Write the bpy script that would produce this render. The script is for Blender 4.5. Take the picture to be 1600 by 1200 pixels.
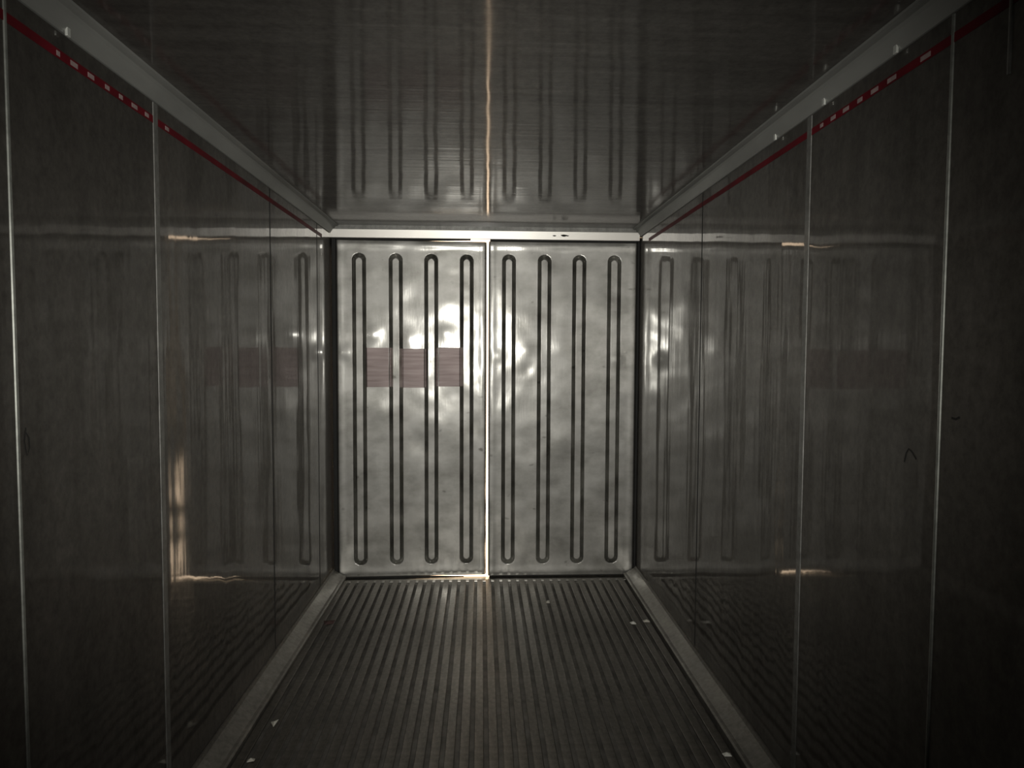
import bpy, bmesh, math, random
from mathutils import Vector, Matrix, noise

sc = bpy.context.scene
for o in list(bpy.data.objects):
    bpy.data.objects.remove(o)
COL = sc.collection

# ------------------------------------------------------------ camera, light, exposure
F_PX = 1046.7
CAM = Vector((-0.024, -4.935, 1.682))
YAW, PITCH, ROLL = -0.0458, -0.0495, 0.0046
cam_data = bpy.data.cameras.new('camera')
cam_data.sensor_width = 36.0
cam_data.lens = F_PX / 1600.0 * 36.0
cam_data.clip_start = 0.02
cam = bpy.data.objects.new('camera', cam_data)
COL.objects.link(cam)
CROT = (Matrix.Rotation(YAW, 4, 'Z') @ Matrix.Rotation(math.pi / 2 + PITCH, 4, 'X')
        @ Matrix.Rotation(ROLL, 4, 'Z'))
cam.matrix_world = Matrix.Translation(CAM) @ CROT
sc.camera = cam

# daylight outside the closed container, seen only through the crack of the doors
world = bpy.data.worlds.new('daylight_outside')
sc.world = world
world.use_nodes = True
bg = world.node_tree.nodes['Background']
bg.inputs[0].default_value = (1.0, 0.74, 0.50, 1)
bg.inputs[1].default_value = 3.8

# the flash of the hand-held camera
fl = bpy.data.lights.new('camera_flash', 'SPOT')
fl.energy = 215
fl.color = (1.0, 0.97, 0.90)
fl.spot_size = math.radians(92)
fl.spot_blend = 1.0
fl.shadow_soft_size = 0.02
flo = bpy.data.objects.new('camera_flash', fl)
COL.objects.link(flo)
flo.matrix_world = Matrix.Translation(CAM + Vector((-0.05, 0.02, 0.035))) @ \
    (Matrix.Rotation(0.01, 4, 'Z') @ Matrix.Rotation(math.pi / 2 - 0.005, 4, 'X'))

sc.view_settings.view_transform = 'Standard'
sc.view_settings.look = 'None'
sc.view_settings.gamma = 1.0
sc.view_settings.use_curve_mapping = False
sc.view_settings.exposure = 0.0

# ------------------------------------------------------------ dimensions
L, R = -1.145, 1.145
H = 2.583            # ceiling
COVE = 0.055
Y0, Y1 = -5.75, 0.0  # front bulkhead, inner face of the doors
ZT = 2.478           # top of the doors
ZB = 0.002

# ------------------------------------------------------------ materials
def nd(nt, t, x=0, **kw):
    n = nt.nodes.new(t)
    for k, v in kw.items():
        setattr(n, k, v)
    return n

def coords(nt, scale):
    tc = nd(nt, 'ShaderNodeTexCoord')
    mp = nd(nt, 'ShaderNodeMapping')
    mp.inputs['Scale'].default_value = scale
    nt.links.new(tc.outputs['Object'], mp.inputs['Vector'])
    return mp.outputs[0]

def nz(nt, scale, s=1.0, detail=3, rough=0.55):
    n = nd(nt, 'ShaderNodeTexNoise')
    n.inputs['Scale'].default_value = s
    n.inputs['Detail'].default_value = detail
    n.inputs['Roughness'].default_value = rough
    nt.links.new(coords(nt, scale), n.inputs['Vector'])
    return n.outputs[0]

def ramp(nt, fac, stops):
    r = nd(nt, 'ShaderNodeValToRGB')
    el = r.color_ramp.elements
    el[0].position, el[0].color = stops[0][0], (*stops[0][1], 1)
    el[1].position, el[1].color = stops[-1][0], (*stops[-1][1], 1)
    for p, c in stops[1:-1]:
        e = el.new(p); e.color = (*c, 1)
    nt.links.new(fac, r.inputs[0])
    return r.outputs[0]

def maprange(nt, fac, a, b, c, d):
    m = nd(nt, 'ShaderNodeMapRange')
    for i, v in zip(('From Min', 'From Max', 'To Min', 'To Max'), (a, b, c, d)):
        m.inputs[i].default_value = v
    nt.links.new(fac, m.inputs[0])
    return m.outputs[0]

def bump(nt, h, dist, prev=None, strength=1.0):
    b = nd(nt, 'ShaderNodeBump')
    b.inputs['Strength'].default_value = strength
    b.inputs['Distance'].default_value = dist
    nt.links.new(h, b.inputs['Height'])
    if prev is not None:
        nt.links.new(prev, b.inputs['Normal'])
    return b.outputs[0]

def newmat(name):
    m = bpy.data.materials.new(name)
    m.use_nodes = True
    nt = m.node_tree
    p = nt.nodes['Principled BSDF']
    return m, nt, p

def sheet_metal(name, c0, c1, rough, coat_rough, coat, streak, waves, metallic=1.0):
    """worn stainless sheet: wide lobe of the scuffed surface under a smooth shiny skin"""
    m, nt, p = newmat(name)
    dirt = nz(nt, streak, 1.0, 6, 0.62)
    col = ramp(nt, dirt, [(0.28, c0), (0.72, c1)])
    fine = maprange(nt, nz(nt, (38, 38, 30), 1.0, 5, 0.7), 0.3, 0.7, 0.72, 1.22)
    vm = nd(nt, 'ShaderNodeVectorMath', operation='SCALE')
    nt.links.new(col, vm.inputs[0]); nt.links.new(fine, vm.inputs['Scale'])
    nt.links.new(vm.outputs[0], p.inputs['Base Color'])
    p.inputs['Metallic'].default_value = metallic
    p.inputs['Roughness'].default_value = rough
    p.inputs['Coat Weight'].default_value = coat
    cr = maprange(nt, nz(nt, (2.2, 2.2, 2.2), 1.0, 4), 0.3, 0.7, coat_rough * 0.7, coat_rough * 1.5)
    nt.links.new(cr, p.inputs['Coat Roughness'])
    n = None
    for sc_, det, d in waves:
        n = bump(nt, nz(nt, sc_, 1.0, det), d, n)
    if n is not None:
        nt.links.new(n, p.inputs['Normal'])
        nt.links.new(n, p.inputs['Coat Normal'])
    return m

WALL = sheet_metal('scuffed_wall_steel', (0.15, 0.141, 0.128), (0.26, 0.246, 0.225), 0.55, 0.045, 1.0,
                   (3, 5.0, 1.0), [((1, 2.4, 0.8), 2, 0.0055), ((1, 13, 0.35), 2, 0.0006), ((1, 60, 1.2), 2, 0.00005)])
CEIL = sheet_metal('brushed_ceiling_steel', (0.15, 0.142, 0.133), (0.25, 0.24, 0.224), 0.56, 0.065, 0.8,
                   (0.8, 14, 1), [((2.2, 4, 1), 1, 0.0022), ((0.5, 34, 1), 3, 0.0007), ((2.0, 120, 1), 2, 0.00018)])
FLOOR = sheet_metal('worn_floor_aluminium', (0.13, 0.121, 0.108), (0.37, 0.35, 0.32), 0.50, 0.3, 0.15,
                    (9, 1.3, 3), [((30, 4, 8), 3, 0.0012)])
KICK = sheet_metal('dull_kick_plate_aluminium', (0.19, 0.182, 0.166), (0.38, 0.362, 0.325), 0.52, 0.3, 0.2,
                   (6, 2.0, 6), [((10, 2, 10), 3, 0.002)], 0.7)
FRONT = sheet_metal('bulkhead_steel', (0.26, 0.25, 0.23), (0.40, 0.38, 0.35), 0.5, 0.2, 0.3, (3, 3, 3), [((3, 3, 2), 2, 0.004)])
SEAM = sheet_metal('bright_joint_metal', (0.20, 0.21, 0.19), (0.34, 0.35, 0.32), 0.48, 0.2, 0.2, (3, 3, 1.5), [], 0.55)
JOINER = sheet_metal('joiner_strip_metal', (0.22, 0.22, 0.205), (0.42, 0.42, 0.40), 0.55, 0.2, 0.4, (3, 3, 2.5), [], 0.8)

def plain(name, col, rough, metallic=0.0, var=0.2, scale=(6, 6, 6), spec=0.5):
    m, nt, p = newmat(name)
    c0 = tuple(c * (1 - var) for c in col); c1 = tuple(min(1, c * (1 + var)) for c in col)
    nt.links.new(ramp(nt, nz(nt, scale, 1.0, 5), [(0.3, c0), (0.7, c1)]), p.inputs['Base Color'])
    p.inputs['Roughness'].default_value = rough
    p.inputs['Metallic'].default_value = metallic
    p.inputs['Specular IOR Level'].default_value = spec
    return m

COVEM = plain('grey_cove_extrusion', (0.26, 0.265, 0.25), 0.5, 0.3, 0.25, (4, 1.2, 4))
HEADER = plain('pale_header_metal', (0.92, 0.90, 0.85), 0.44, 0.8, 0.04, (5, 5, 5))
RUBBER = plain('black_rubber', (0.018, 0.018, 0.017), 0.7, 0.0, 0.3)
RED = plain('red_line_tape', (0.12, 0.004, 0.010), 0.55, 0.0, 0.35, (8, 8, 8), 0.3)
WHITE = plain('white_reflective_dash', (0.34, 0.26, 0.25), 0.5, 0.0, 0.2, (40, 40, 40))
PAPER = plain('scrap_paper', (0.62, 0.60, 0.52), 0.8, 0.0, 0.1)
BRIGHTPAPER = plain('white_scrap_film', (0.9, 0.9, 0.82), 0.5, 0.0, 0.1)
LEAF = plain('reddish_scrap', (0.09, 0.052, 0.048), 0.8, 0.0, 0.2)
INK = plain('black_scuff', (0.015, 0.014, 0.013), 0.8, 0.0, 0.2)
GALV = plain('galvanised_clip', (0.75, 0.77, 0.72), 0.45, 0.4, 0.15)
SILL = plain('dark_sill_metal', (0.22, 0.21, 0.19), 0.55, 0.5, 0.35, (12, 12, 12))

SILLTOP = plain('worn_sill_plate', (0.40, 0.39, 0.36), 0.28, 1.0, 0.3, (12, 12, 12))

def door_metal():
    m, nt, p = newmat('stamped_door_steel')
    out = nt.nodes['Material Output']
    nt.nodes.remove(p)
    smear = nz(nt, (4.0, 4.0, 6.0), 1.0, 6, 0.6)
    col = ramp(nt, smear, [(0.28, (0.38, 0.375, 0.345)), (0.62, (0.74, 0.735, 0.70))])
    # small dark grease spots with a shape of their own
    spots = nz(nt, (11.0, 11.0, 17.0), 1.0, 2, 0.5)
    sp = maprange(nt, spots, 0.69, 0.80, 0.0, 0.7)
    mx = nd(nt, 'ShaderNodeMix', data_type='RGBA')
    nt.links.new(sp, mx.inputs[0]); nt.links.new(col, mx.inputs[6])
    mx.inputs[7].default_value = (0.16, 0.15, 0.13, 1)
    nrm = bump(nt, nz(nt, (7, 7, 5), 1.0, 3), 0.0009)
    nrm = bump(nt, nz(nt, (90, 90, 8), 1.0, 2), 0.00025, nrm)
    g1 = nd(nt, 'ShaderNodeBsdfAnisotropic', distribution='GGX')
    g1.inputs['Roughness'].default_value = 0.55
    g2 = nd(nt, 'ShaderNodeBsdfAnisotropic', distribution='GGX')
    nt.links.new(maprange(nt, smear, 0.3, 0.7, 0.24, 0.16), g2.inputs['Roughness'])
    for g in (g1, g2):
        nt.links.new(mx.outputs[2], g.inputs['Color'])
        nt.links.new(nrm, g.inputs['Normal'])
    ms = nd(nt, 'ShaderNodeMixShader')
    ms.inputs[0].default_value = 0.26
    nt.links.new(g1.outputs[0], ms.inputs[1]); nt.links.new(g2.outputs[0], ms.inputs[2])
    nt.links.new(ms.outputs[0], out.inputs['Surface'])
    return m
DOOR = door_metal()

def tape_mat():
    m, nt, p = newmat('faded_brown_tape')
    st = nz(nt, (3, 3, 55), 1.0, 4, 0.6)
    nt.links.new(ramp(nt, st, [(0.3, (0.25, 0.195, 0.19)), (0.7, (0.40, 0.34, 0.33))]), p.inputs['Base Color'])
    p.inputs['Roughness'].default_value = 0.5
    p.inputs['Metallic'].default_value = 0.6
    return m
TAPE = tape_mat()

# ------------------------------------------------------------ mesh helpers
def obj(name, bm, mat, parent=None, smooth=False):
    me = bpy.data.meshes.new(name)
    bmesh.ops.recalc_face_normals(bm, faces=bm.faces[:])
    bm.to_mesh(me); bm.free()
    me.materials.append(mat)
    if smooth:
        for p in me.polygons:
            p.use_smooth = True
    o = bpy.data.objects.new(name, me)
    COL.objects.link(o)
    if parent:
        o.parent = parent
    return o

def box(bm, x0, x1, y0, y1, z0, z1, bev=0.0):
    r = bmesh.ops.create_cube(bm, size=1.0)
    vs = r['verts']
    for v in vs:
        v.co = Vector(((x0 + x1) / 2 + v.co.x * (x1 - x0), (y0 + y1) / 2 + v.co.y * (y1 - y0),
                       (z0 + z1) / 2 + v.co.z * (z1 - z0)))
    if bev:
        es = list({e for v in vs for e in v.link_edges})
        bmesh.ops.bevel(bm, geom=es, offset=bev, segments=2, affect='EDGES', profile=0.5)
    return bm

def prism_y(bm, prof, y0, y1, n=1):
    """extrude a closed x-z outline along y"""
    rings = []
    for k in range(n + 1):
        y = y0 + (y1 - y0) * k / n
        rings.append([bm.verts.new((x, y, z)) for x, z in prof])
    m = len(prof)
    for a, b in zip(rings, rings[1:]):
        for i in range(m):
            bm.faces.new((a[i], a[(i + 1) % m], b[(i + 1) % m], b[i]))
    bm.faces.new(rings[0]); bm.faces.new(rings[-1])
    return bm

def structure(o):
    o['kind'] = 'structure'
    return o

def tag(o, label, cat, group=None):
    o['label'] = label; o['category'] = cat
    if group:
        o['group'] = group
    return o

def pix_ray(px, py):
    d = Vector(((px - 800) / F_PX, -(py - 600) / F_PX, -1.0))
    return (CROT.to_3x3() @ d).normalized()
def on_wall(px, py, s):
    d = pix_ray(px, py); t = (s * abs(L) - CAM.x) / d.x
    return CAM + d * t
def on_floor(px, py, z=0.0):
    d = pix_ray(px, py); t = (z - CAM.z) / d.z
    return CAM + d * t
def taper(s, y):
    """the left wall leans in slightly over its last metres towards the door frame"""
    return 0.030 * max(0.0, (y + 3.0) / 3.0) if s < 0 else 0.0

def lean(o, s):
    for v in o.data.vertices:
        v.co.x -= s * taper(s, v.co.y)
    return o

# ------------------------------------------------------------ room shell
T = 0.06
def wall(name, x0, x1):
    bm = bmesh.new()
    prism_y(bm, [(x0, -0.10), (x1, -0.10), (x1, H - 0.001), (x0, H - 0.001)], Y0, Y1 + 0.10, 39)
    return structure(lean(obj(name, bm, WALL), -1 if x0 < 0 else 1))
wl = wall('wall_left', L - T, L)
wr = wall('wall_right', R, R + T)
bm = bmesh.new(); box(bm, L - T, R + T, Y0, Y1 + 0.10, H, H + 0.06)
ceiling = structure(obj('ceiling', bm, CEIL))
bm = bmesh.new(); box(bm, L - T, R + T, Y0 - 0.06, Y0, -0.10, H + 0.06)
for x in (-0.7, -0.25, 0.25, 0.7):
    box(bm, x - 0.05, x + 0.05, Y0 - 0.01, Y0 + 0.012, 0.3, 2.2, 0.008)
structure(obj('wall_front', bm, FRONT))
bm = bmesh.new(); box(bm, L - T, R + T, Y0, Y1 + 0.03, -0.10, -0.035)
floor = structure(obj('floor', bm, SILL))

# T-bars of the floor
PITCH_X, NB = 0.0612, 34
def bar_mesh():
    hw, web = 0.0205, 0.006
    prof = [(-hw, -0.0015), (-hw + 0.002, 0.0), (hw - 0.002, 0.0), (hw, -0.0015), (hw - 0.002, -0.0055),
            (web, -0.009), (web, -0.0355), (-web, -0.0355), (-web, -0.009), (-hw + 0.002, -0.0055)]
    return prism_y(bmesh.new(), prof, Y0 + 0.02, -0.075, 24)
b0 = obj('floor_bar', bar_mesh(), FLOOR, floor)
for k in range(NB):
    o = b0 if k == 0 else b0.copy()
    if k:
        COL.objects.link(o); o.parent = floor
    o.location.x = (k - (NB - 1) / 2) * PITCH_X

# kick plates along both walls
def kick(name, s):
    w = abs(L)
    pr = [(w - 0.001, -0.06), (w - 0.001, 0.072), (w - 0.010, 0.074), (w - 0.016, 0.060), (w - 0.078, 0.022),
          (w - 0.092, 0.020), (w - 0.100, 0.014), (w - 0.100, 0.004), (w - 0.094, -0.06)]
    o = obj(name, prism_y(bmesh.new(), [(s * x, z) for x, z in pr], Y0 + 0.005, -0.02, 40), KICK)
    lean(o, s)
    return structure(o)
kick('baseboard_left', -1)
kick('baseboard_right', 1)

# cove extrusions between walls and ceiling
def cove(name, s):
    w = abs(L); a = COVE
    pr = [(w - 0.0005, H - a - 0.006), (w - 0.007, H - a - 0.006), (w - 0.010, H - a), (w - a * 0.62, H - a * 0.40),
          (w - a * 0.70, H - a * 0.22), (w - a + 0.006, H - 0.010), (w - a - 0.004, H - 0.007), (w - a - 0.006, H - 0.0005),
          (w - 0.0005, H - 0.0005)]
    o = obj(name, prism_y(bmesh.new(), [(s * x, z) for x, z in pr], Y0 + 0.005, -0.005, 40), COVEM)
    lean(o, s)
    return structure(o)
cl_ = cove('trim_1', -1)
cr_ = cove('trim_2', 1)

# bright clips on the lower lip of the coves
def clip(parent, s, px, py):
    y = on_wall(px, py, s).y
    x = s * (abs(L) - 0.010)
    bm = bmesh.new()
    box(bm, min(x, x - s * 0.008), max(x, x - s * 0.008), y - 0.008, y + 0.008, H - COVE - 0.012, H - COVE + 0.012, 0.002)
    obj('joint_clip', bm, GALV, parent)
for px, py in ((1408, 62), (1294, 148), (1217, 207)):
    clip(cr_, 1, px, py)
clip(cl_, -1, 97, 36)

# door header, jamb posts and sill
bm = bmesh.new()
hy = [(-0.020, ZT + 0.012), (-0.022, ZT + 0.015), (-0.0315, ZT + 0.071), (-0.029, ZT + 0.074), (0.10, ZT + 0.074), (0.10, ZT + 0.040)]
ha = [bm.verts.new((L + 0.012, y, z)) for y, z in hy]; hb = [bm.verts.new((R - 0.012, y, z)) for y, z in hy]
for i in range(6):
    bm.faces.new((ha[i], ha[(i + 1) % 6], hb[(i + 1) % 6], hb[i]))
bm.faces.new(ha); bm.faces.new(hb)
header = structure(obj('trim_3', bm, HEADER))
bm = bmesh.new(); box(bm, L, R, -0.012, 0.10, ZT + 0.074, H)
obj('header_backing', bm, JOINER, header)
for x, z, r in ((0.505, ZT + 0.042, 0.008), (0.575, ZT + 0.044, 0.014), (0.60, ZT + 0.043, 0.007)):
    bm = bmesh.new()
    vs = [bm.verts.new((x + math.cos(t) * r * (1.6 + 0.4 * math.sin(3 * t)), -0.0290, z + math.sin(t) * r * 0.55))
          for t in [i * math.tau / 12 for i in range(12)]]
    f = bm.faces.new(vs)
    e = bmesh.ops.extrude_face_region(bm, geom=[f])
    for v in e['geom']:
        if isinstance(v, bmesh.types.BMVert): v.co.y += 0.001
    obj('grease_mark', bm, INK, header)
bm = bmesh.new(); box(bm, L, R, -0.072, 0.030, -0.062, -0.012, 0.004)
structure(obj('trim_4', bm, SILLTOP))

# wall joints
def joint(parent, s, y, kind, zb=0.076):
    x = s * (abs(L) - taper(s, y)); bm = bmesh.new()
    zt = H - COVE - 0.008
    n = 24
    if kind in ('bead', 'edge'):
        w, h = 0.0055, 0.004
        prof = [(-w, 0.0), (-w * 0.7, h * 0.75), (0, h), (w * 0.7, h * 0.75), (w, 0.0)]
    elif kind == 'strip':
        w, h = 0.017, 0.0022
        prof = [(-w, 0.0), (-w + 0.002, h), (w - 0.002, h), (w, 0.0)]
    else:
        w, h = 0.005, 0.0012
        prof = [(-w, 0.0), (-w, h), (w, h), (w, 0.0)]
    rings = []
    for k in range(n + 1):
        z = zb + (zt - zb) * k / n
        rings.append([bm.verts.new((x - s * d, y + t, z)) for t, d in prof])
    for a, b in zip(rings, rings[1:]):
        for i in range(len(prof)):
            bm.faces.new((a[i], a[(i + 1) % len(prof)], b[(i + 1) % len(prof)], b[i]))
    bm.faces.new(rings[0]); bm.faces.new(rings[-1])
    nm = {'edge': 'joint_edge', 'bead': 'joint_bead', 'strip': 'joiner_strip', 'seal': 'sealant_line'}[kind]
    mt = {'edge': JOINER, 'bead': SEAM, 'strip': JOINER, 'seal': RUBBER}[kind]
    obj(nm, bm, mt, parent)
for px, k in ((25, 'bead'), (249, 'strip'), (420, 'seal'), (491, 'seal')):
    joint(wl, -1, on_wall(px, 600, -1).y, k)
for px, k in ((1470, 'bead'), (1255, 'strip'), (1093, 'seal')):
    joint(wr, 1, on_wall(px, 600, 1).y, k)
joint(wr, 1, on_wall(1579, 60, 1).y, 'edge', 2.30)

# ------------------------------------------------------------ doors
def stadium(dx, z, z0, z1, r):
    zc = min(max(z, z0 + r), z1 - r)
    return math.hypot(dx, z - zc) - r

RIB_Z0, RIB_Z1, RIB_R, GW = 0.105, 2.368, 0.0365, 0.0135
def door_height(x, z, ribs, x0, x1, seed, dents=()):
    """inward (towards the room) offset of the pressed skin"""
    h = 0.0
    for xr in ribs:
        if abs(x - xr) < 0.075:
            d = stadium(x - xr, z, RIB_Z0, RIB_Z1, RIB_R)
            t = d / GW
            if -1.0 < t < 1.0:
                h -= 0.048 * ((t + 1.0) / 1.72 if t < 0.72 else (1.0 - t) / 0.28)
            if d < 0:
                h += 0.0008 * noise.noise(Vector((xr * 9 + seed, 3.1, z * 7)))
    # oil-canning of the thin sheet
    e = min(x - x0, x1 - x, z - ZB, ZT - z)
    k = min(1.0, max(0.0, e / 0.08))
    h += k * 0.0042 * noise.noise(Vector((x * 4.2 + seed, 1.7, z * 4.0)))
    h += k * 0.0016 * noise.noise(Vector((x * 9.0 + seed, 7.3, z * 10.0)))
    for bx, bz, a, rho in dents:
        q = ((x - bx) ** 2 + (z - bz) ** 2) / (2 * rho * rho)
        if q < 8:
            h += a * math.exp(-q)
    # rolled lip along the top and the sides
    h += 0.0055 * math.exp(-((z - ZT + 0.030) / 0.026) ** 2) * (1.0 + 0.5 * noise.noise(Vector((x * 5 + seed, 0, 0))))
    h += 0.0030 * math.exp(-((z - ZB - 0.035) / 0.03) ** 2)
    h += 0.0020 * math.exp(-((x - x0 - 0.03) / 0.022) ** 2) + 0.0020 * math.exp(-((x1 - x - 0.03) / 0.022) ** 2)
    ed = min(x - x0, x1 - x)
    if ed < 0.012:
        h -= 0.010 * (1 - ed / 0.012) ** 2
    return h

def lin(a, b, step):
    n = max(1, round((b - a) / step))
    return [a + (b - a) * i / n for i in range(n + 1)]

def make_door(name, x0, x1, ribs, seed, open_deg, hinge, dents, worn=0.0):  # worn sets how far the rear edge is cut away to pass daylight
    xs = lin(x0, x1, 0.0045)
    keys = [xr + s * (RIB_R + g * GW) for xr in ribs for s in (-1, 1) for g in (-1.12, -1, -0.85, -0.3, 0.2, 0.62, 0.72, 0.82, 1, 1.12)]
    xs = [x for x in xs if all(abs(x - k) > 0.0019 for k in keys)] + keys
    xs.sort()
    zs = lin(ZB, 0.19, 0.005) + lin(0.19, 2.29, 0.016)[1:] + lin(2.29, ZT, 0.005)[1:]
    bm = bmesh.new()
    def P(x, y, z):
        v = Vector((x - hinge, y, z)); v.rotate(Matrix.Rotation(math.radians(open_deg), 3, 'Z'))
        return v
    g = [[bm.verts.new(P(x, -door_height(x, z, ribs, x0, x1, seed, dents), z)) for x in xs] for z in zs]
    for j in range(len(zs) - 1):
        for i in range(len(xs) - 1):
            f = bm.faces.new((g[j][i], g[j][i + 1], g[j + 1][i + 1], g[j + 1][i]))
            xm, zm = (xs[i] + xs[i + 1]) / 2, (zs[j] + zs[j + 1]) / 2
            f.smooth = all(abs(stadium(xm - xr, zm, RIB_Z0, RIB_Z1, RIB_R)) > GW for xr in ribs if abs(xm - xr) < 0.08)
    # body of the door behind the skin
    loop = g[0][:] + [r[-1] for r in g[1:]] + g[-1][-2::-1] + [r[0] for r in g[-2:0:-1]]
    back = []
    inv = Matrix.Rotation(math.radians(-open_deg), 3, 'Z')
    for v in loop:
        c = v.co.copy(); c.rotate(inv); c.y = 0.085
        if worn and abs(c.x + hinge - x0) < 0.02:      # rear edge cut away low down, shaped so daylight glints on the left wall
            c.x += worn * min(1.0, max(0.0, (1.0 - c.z) / 0.3)) * (0.62 + 0.75 * noise.noise(Vector((3.3, 1.1, c.z * 7.0))))
        c.rotate(Matrix.Rotation(math.radians(open_deg), 3, 'Z'))
        back.append(bm.verts.new(c))
    for i in range(len(loop)):
        j = (i + 1) % len(loop)
        bm.faces.new((loop[j], loop[i], back[i], back[j]))
    bm.faces.new(back)
    o = obj(name, bm, DOOR)
    o.location = (hinge, 0, 0)
    return structure(o), P

def px_to_x(px):            # picture column on the plane of the doors
    return CAM.x + (px - 752.0) / F_PX * 4.935
RIBS1 = [px_to_x(p) for p in (563.5, 619.5, 674, 729)]
RIBS2 = [px_to_x(p) for p in (794.5, 850, 904.5, 959.5)]
D1 = (L + 0.068, px_to_x(759.5)); D2 = (px_to_x(763.0), R - 0.022)
def px_to_z(py):            # picture row on the plane of the doors
    return CAM.z - (py - 548.0) / F_PX * 4.935
DENTS1 = [(px_to_x(a), px_to_z(b), h, r_) for a, b, h, r_ in
          ((582, 524, 0.0085, 0.042), (638, 530, 0.0060, 0.045), (694, 520, 0.0040, 0.040), (541, 552, 0.006, 0.030),
           (690, 590, -0.003, 0.05), (640, 470, -0.003, 0.07), (590, 640, 0.004, 0.06), (650, 690, -0.004, 0.06))]
DENTS2 = [(px_to_x(a), px_to_z(b), h, r_) for a, b, h, r_ in
          ((778, 555, 0.004, 0.035), (823, 545, 0.004, 0.04), (824, 576, -0.004, 0.035), (925, 470, 0.005, 0.06), (880, 540, 0.004, 0.05),
           (965, 560, 0.006, 0.03), (822, 640, -0.004, 0.06), (876, 690, 0.004, 0.06))]
door1, P1 = make_door('door_1', D1[0], D1[1], RIBS1, 2.3, 1.6, L + 0.068, DENTS1)
door2, P2 = make_door('door_2', D2[0], D2[1], RIBS2, 11.7, 0.0, R - 0.022, DENTS2, 0.048)  # rear edge cut away for the daylight glint, not by wear

# faded tape squares between the ribs of the left door
for i, (xa, xb, za, zb) in enumerate(((RIBS1[0] + 0.046, RIBS1[1] - 0.040, 1.412, 1.700),
                                      (RIBS1[1] + 0.040, RIBS1[2] - 0.036, 1.408, 1.694),
                                      (RIBS1[2] + 0.038, RIBS1[3] - 0.040, 1.416, 1.704))):
    bm = bmesh.new()
    xs, zs = lin(xa, xb, 0.005), lin(za, zb, 0.012)
    front = [[bm.verts.new(P1(x, -door_height(x, z, RIBS1, D1[0], D1[1], 2.3, DENTS1) - 0.0009, z)) for x in xs] for z in zs]
    for j in range(len(zs) - 1):
        for k in range(len(xs) - 1):
            bm.faces.new((front[j][k], front[j][k + 1], front[j + 1][k + 1], front[j + 1][k]))
    o = obj('tape_patch', bm, TAPE, door1, True)
    o['label'] = 'faded reddish brown tape square stuck between the ribs'

# rubber gaskets round the doors
def gasket(name, parent, boxes):
    bm = bmesh.new()
    for b in boxes: box(bm, *b, 0.004)
    o = obj(name, bm, RUBBER, parent)
    o.location = -parent.location
    return o
gasket('gasket', door1, [(L + 0.036, L + 0.066, 0.0, 0.09, -0.010, ZT + 0.010)])
def edge_gasket(x0, x1, y0, y1):
    bm = bmesh.new()
    box(bm, x0, x1, y0, y1, ZB + 0.002, ZT - 0.002, 0.001)
    for v in bm.verts: v.co = P1(v.co.x, v.co.y, v.co.z)
    obj('edge_seal', bm, RUBBER, door1)
edge_gasket(D1[1] - 0.006, D1[1] + 0.003, 0.014, 0.084)
gasket('gasket', door2, [(R - 0.020, R - 0.002, -0.004, 0.09, -0.010, ZT + 0.010),
                         (D2[0] + 0.01, R - 0.022, 0.01, 0.09, ZT + 0.001, ZT + 0.024),
                         (D2[0] + 0.01, R - 0.022, 0.01, 0.09, -0.011, ZB - 0.001)])
def wedge(x0, x1, x2, za, zb, zc_):
    """seal strip whose free edge runs out to nothing between x1 and x2"""
    bm = bmesh.new()
    pr = [(x0, za), (x1, za), (x2, zb), (x2, zc_), (x0, zc_)]
    A = [bm.verts.new((x, 0.022, z)) for x, z in pr]; B = [bm.verts.new((x, 0.036, z)) for x, z in pr]
    for i in range(5):
        bm.faces.new((A[i], A[(i + 1) % 5], B[(i + 1) % 5], B[i]))
    bm.faces.new(A); bm.faces.new(B)
    o = obj('gasket', bm, RUBBER, door1); o.location = -door1.location
wedge(L + 0.064, px_to_x(652), px_to_x(735), ZT + 0.001, ZT + 0.010, ZT + 0.026)
wedge(L + 0.064, px_to_x(625), px_to_x(725), ZB - 0.001, -0.010, -0.012)
for p, x0, x1 in ((door1, L + 0.001, L + 0.068), (door2, R - 0.024, R - 0.001)):
    gasket('gasket', p, [(x0, x1, 0.034, 0.095, ZT - 0.03, ZT + 0.045)])

# ------------------------------------------------------------ red load lines with white dashes
def load_line(name, s, px_dashes, label):
    x = s * abs(L); zc = H - COVE - 0.066; hw = 0.012
    y0, y1 = Y0 + 0.3, -0.25
    bm = bmesh.new()
    n = 40; rows = []
    for k in range(n + 1):
        y = y0 + (y1 - y0) * k / n
        dz = 0.002 * noise.noise(Vector((y * 2, s, 0)))
        rows.append([bm.verts.new((x - s * (d + taper(s, y)), y, zc + dz + z)) for d, z in ((0.0002, -hw), (0.0012, -hw), (0.0012, hw), (0.0002, hw))])
    for a, b in zip(rows, rows[1:]):
        for i in range(4):
            bm.faces.new((a[i], a[(i + 1) % 4], b[(i + 1) % 4], b[i]))
    bm.faces.new(rows[0]); bm.faces.new(rows[-1])
    o = obj(name, bm, RED)
    tag(o, label, 'tape')
    for px, ln in px_dashes:
        y = on_wall(px, 548 - abs(px - 752) * 0.70, s).y
        bm = bmesh.new(); xd = x - s * taper(s, y)
        box(bm, min(xd - s * 0.0008, xd - s * 0.0022), max(xd - s * 0.0008, xd - s * 0.0022), y - ln / 2, y + ln / 2, zc - 0.007, zc + 0.006)
        d = obj('white_dash', bm, WHITE, o)
        d['label'] = 'white dash on the red tape'
load_line('load_line_tape', -1, [(90, .014), (115, .032), (141, .03), (166, .022), (187, .02), (208, .034), (227, .024), (258, .026)],
          'red load line tape with white dashes high on the left wall')
load_line('load_line_tape', 1, [(1448, .04), (1395, .04), (1368, .036), (1345, .026), (1323, .034), (1303, .03), (1285, .02)],
          'red load line tape with white dashes high on the right wall')

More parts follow.
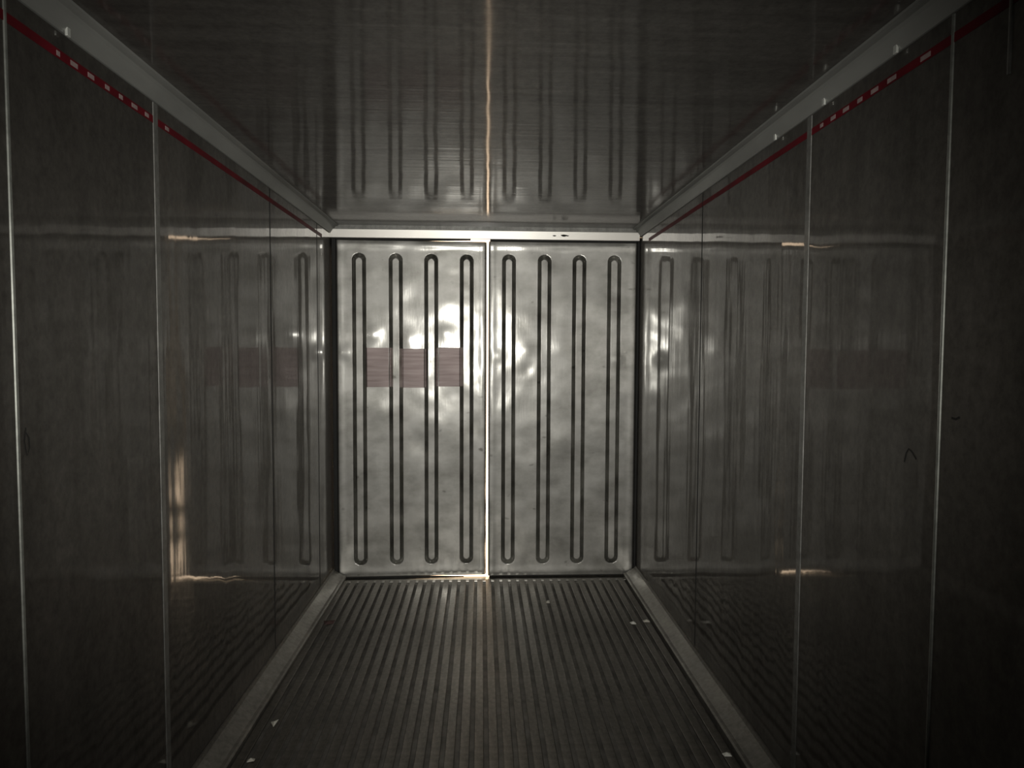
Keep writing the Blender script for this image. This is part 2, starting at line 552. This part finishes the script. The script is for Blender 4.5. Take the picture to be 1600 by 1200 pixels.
# ------------------------------------------------------------ pen scribbles and scuffs on the walls
def scribble(parent, s, pts, w):
    bm = bmesh.new(); prev = None
    P = [on_wall(x, y, s) for x, y in pts]
    for i, p in enumerate(P):
        a = P[max(0, i - 1)]; b = P[min(len(P) - 1, i + 1)]
        t = (b - a).normalized(); n = t.cross(Vector((1, 0, 0))).normalized() * w
        q = Vector((-s * 0.0008, 0, 0))
        cur = [bm.verts.new(p + n + q), bm.verts.new(p - n + q)]
        if prev: bm.faces.new((prev[0], prev[1], cur[1], cur[0]))
        prev = cur
    obj('scuff_mark', bm, INK, parent)
scribble(wr, 1, [(1413, 722), (1416, 708), (1420, 701), (1425, 706), (1432, 718)], 0.002)
scribble(wr, 1, [(1487, 653), (1494, 655), (1500, 652)], 0.003)
scribble(wl, -1, [(40, 668), (38, 690), (42, 712), (46, 700), (45, 684), (40, 676)], 0.0018)

# ------------------------------------------------------------ litter on the floor
def scrap(px, py, pts, mat, label, name='paper_scrap', z=0.001, fold=0.012, cat='scrap'):
    c = on_floor(px, py, z)
    bm = bmesh.new()
    top = [bm.verts.new((x, y, zz + 0.0012)) for x, y, zz in pts]
    bot = [bm.verts.new((x, y, zz)) for x, y, zz in pts]
    n = len(pts)
    ct = bm.verts.new((0, 0, fold + 0.0012)); cb = bm.verts.new((0, 0, fold))
    for i in range(n):
        j = (i + 1) % n
        bm.faces.new((top[i], top[j], ct)); bm.faces.new((bot[j], bot[i], cb))
        bm.faces.new((bot[i], bot[j], top[j], top[i]))
    o = obj(name, bm, mat)
    o.location = c
    tag(o, label, cat)
    return o
scrap(428, 1132, [(-.020, .020, 0), (.016, .018, .012), (.004, -.022, 0)], PAPER, 'torn triangular paper scrap on the floor bars near the left kick plate')
scrap(392, 1189, [(-.016, .008, 0), (.014, .010, .002), (.016, -.008, .004), (-.014, -.010, 0)], PAPER, 'pale paper scrap on the left floor bars closest to the camera')
scrap(514, 973, [(-.040, .030, 0), (.034, .022, .006), (.030, -.016, 0), (-.020, -.034, .002)], LEAF, 'dull reddish scrap on the floor bars left of the doors', 'dried_leaf')
scrap(989, 974, [(-.018, .014, 0), (.016, .012, .004), (.018, -.014, 0), (-.014, -.016, .002)], BRIGHTPAPER, 'left one of two small white scraps lying side by side at the far right')
scrap(1010, 971, [(-.022, .014, 0), (.022, .012, .002), (.020, -.012, 0), (-.020, -.010, 0)], PAPER, 'right one of two small white scraps lying side by side at the far right')
scrap(856, 941, [(-.014, .014, 0), (.014, .016, .006), (.012, -.016, 0), (-.012, -.014, 0)], PAPER, 'tiny pale scrap on the floor bars in front of the right door')
scrap(1135, 1180, [(-.016, .010, 0), (.018, .006, .004), (.020, -.010, 0), (-.012, -.012, .002)], BRIGHTPAPER, 'bright white scrap on the right floor bars closest to the camera')

# ------------------------------------------------------------ descriptions of the setting
for nm, label, cat in (
        ('wall_left', 'shiny scuffed grey metal wall on the left with upright joints', 'wall'),
        ('wall_right', 'shiny scuffed grey metal wall on the right with upright joints', 'wall'),
        ('wall_front', 'plain grey metal bulkhead facing the doors behind the viewer', 'wall'),
        ('ceiling', 'dark brushed metal ceiling mirroring the ribbed doors', 'ceiling'),
        ('floor', 'dirty grey metal floor of lengthwise bars with gaps', 'floor'),
        ('baseboard_left', 'sloping dull metal kick plate along the left wall', 'kick plate'),
        ('baseboard_right', 'sloping dull metal kick plate along the right wall', 'kick plate'),
        ('trim_1', 'grey slanted cove strip between left wall and ceiling', 'trim'),
        ('trim_2', 'grey slanted cove strip with bright clips between right wall and ceiling', 'trim'),
        ('trim_3', 'bright pale metal header across the top of the doors', 'trim'),
        ('trim_4', 'worn metal sill at the foot of the doors', 'trim'),
        ('door_1', 'left ribbed steel door with brown tape squares, slightly ajar', 'door'),
        ('door_2', 'right ribbed steel door, closed, without tape', 'door')):
    tag(bpy.data.objects[nm], label, cat)
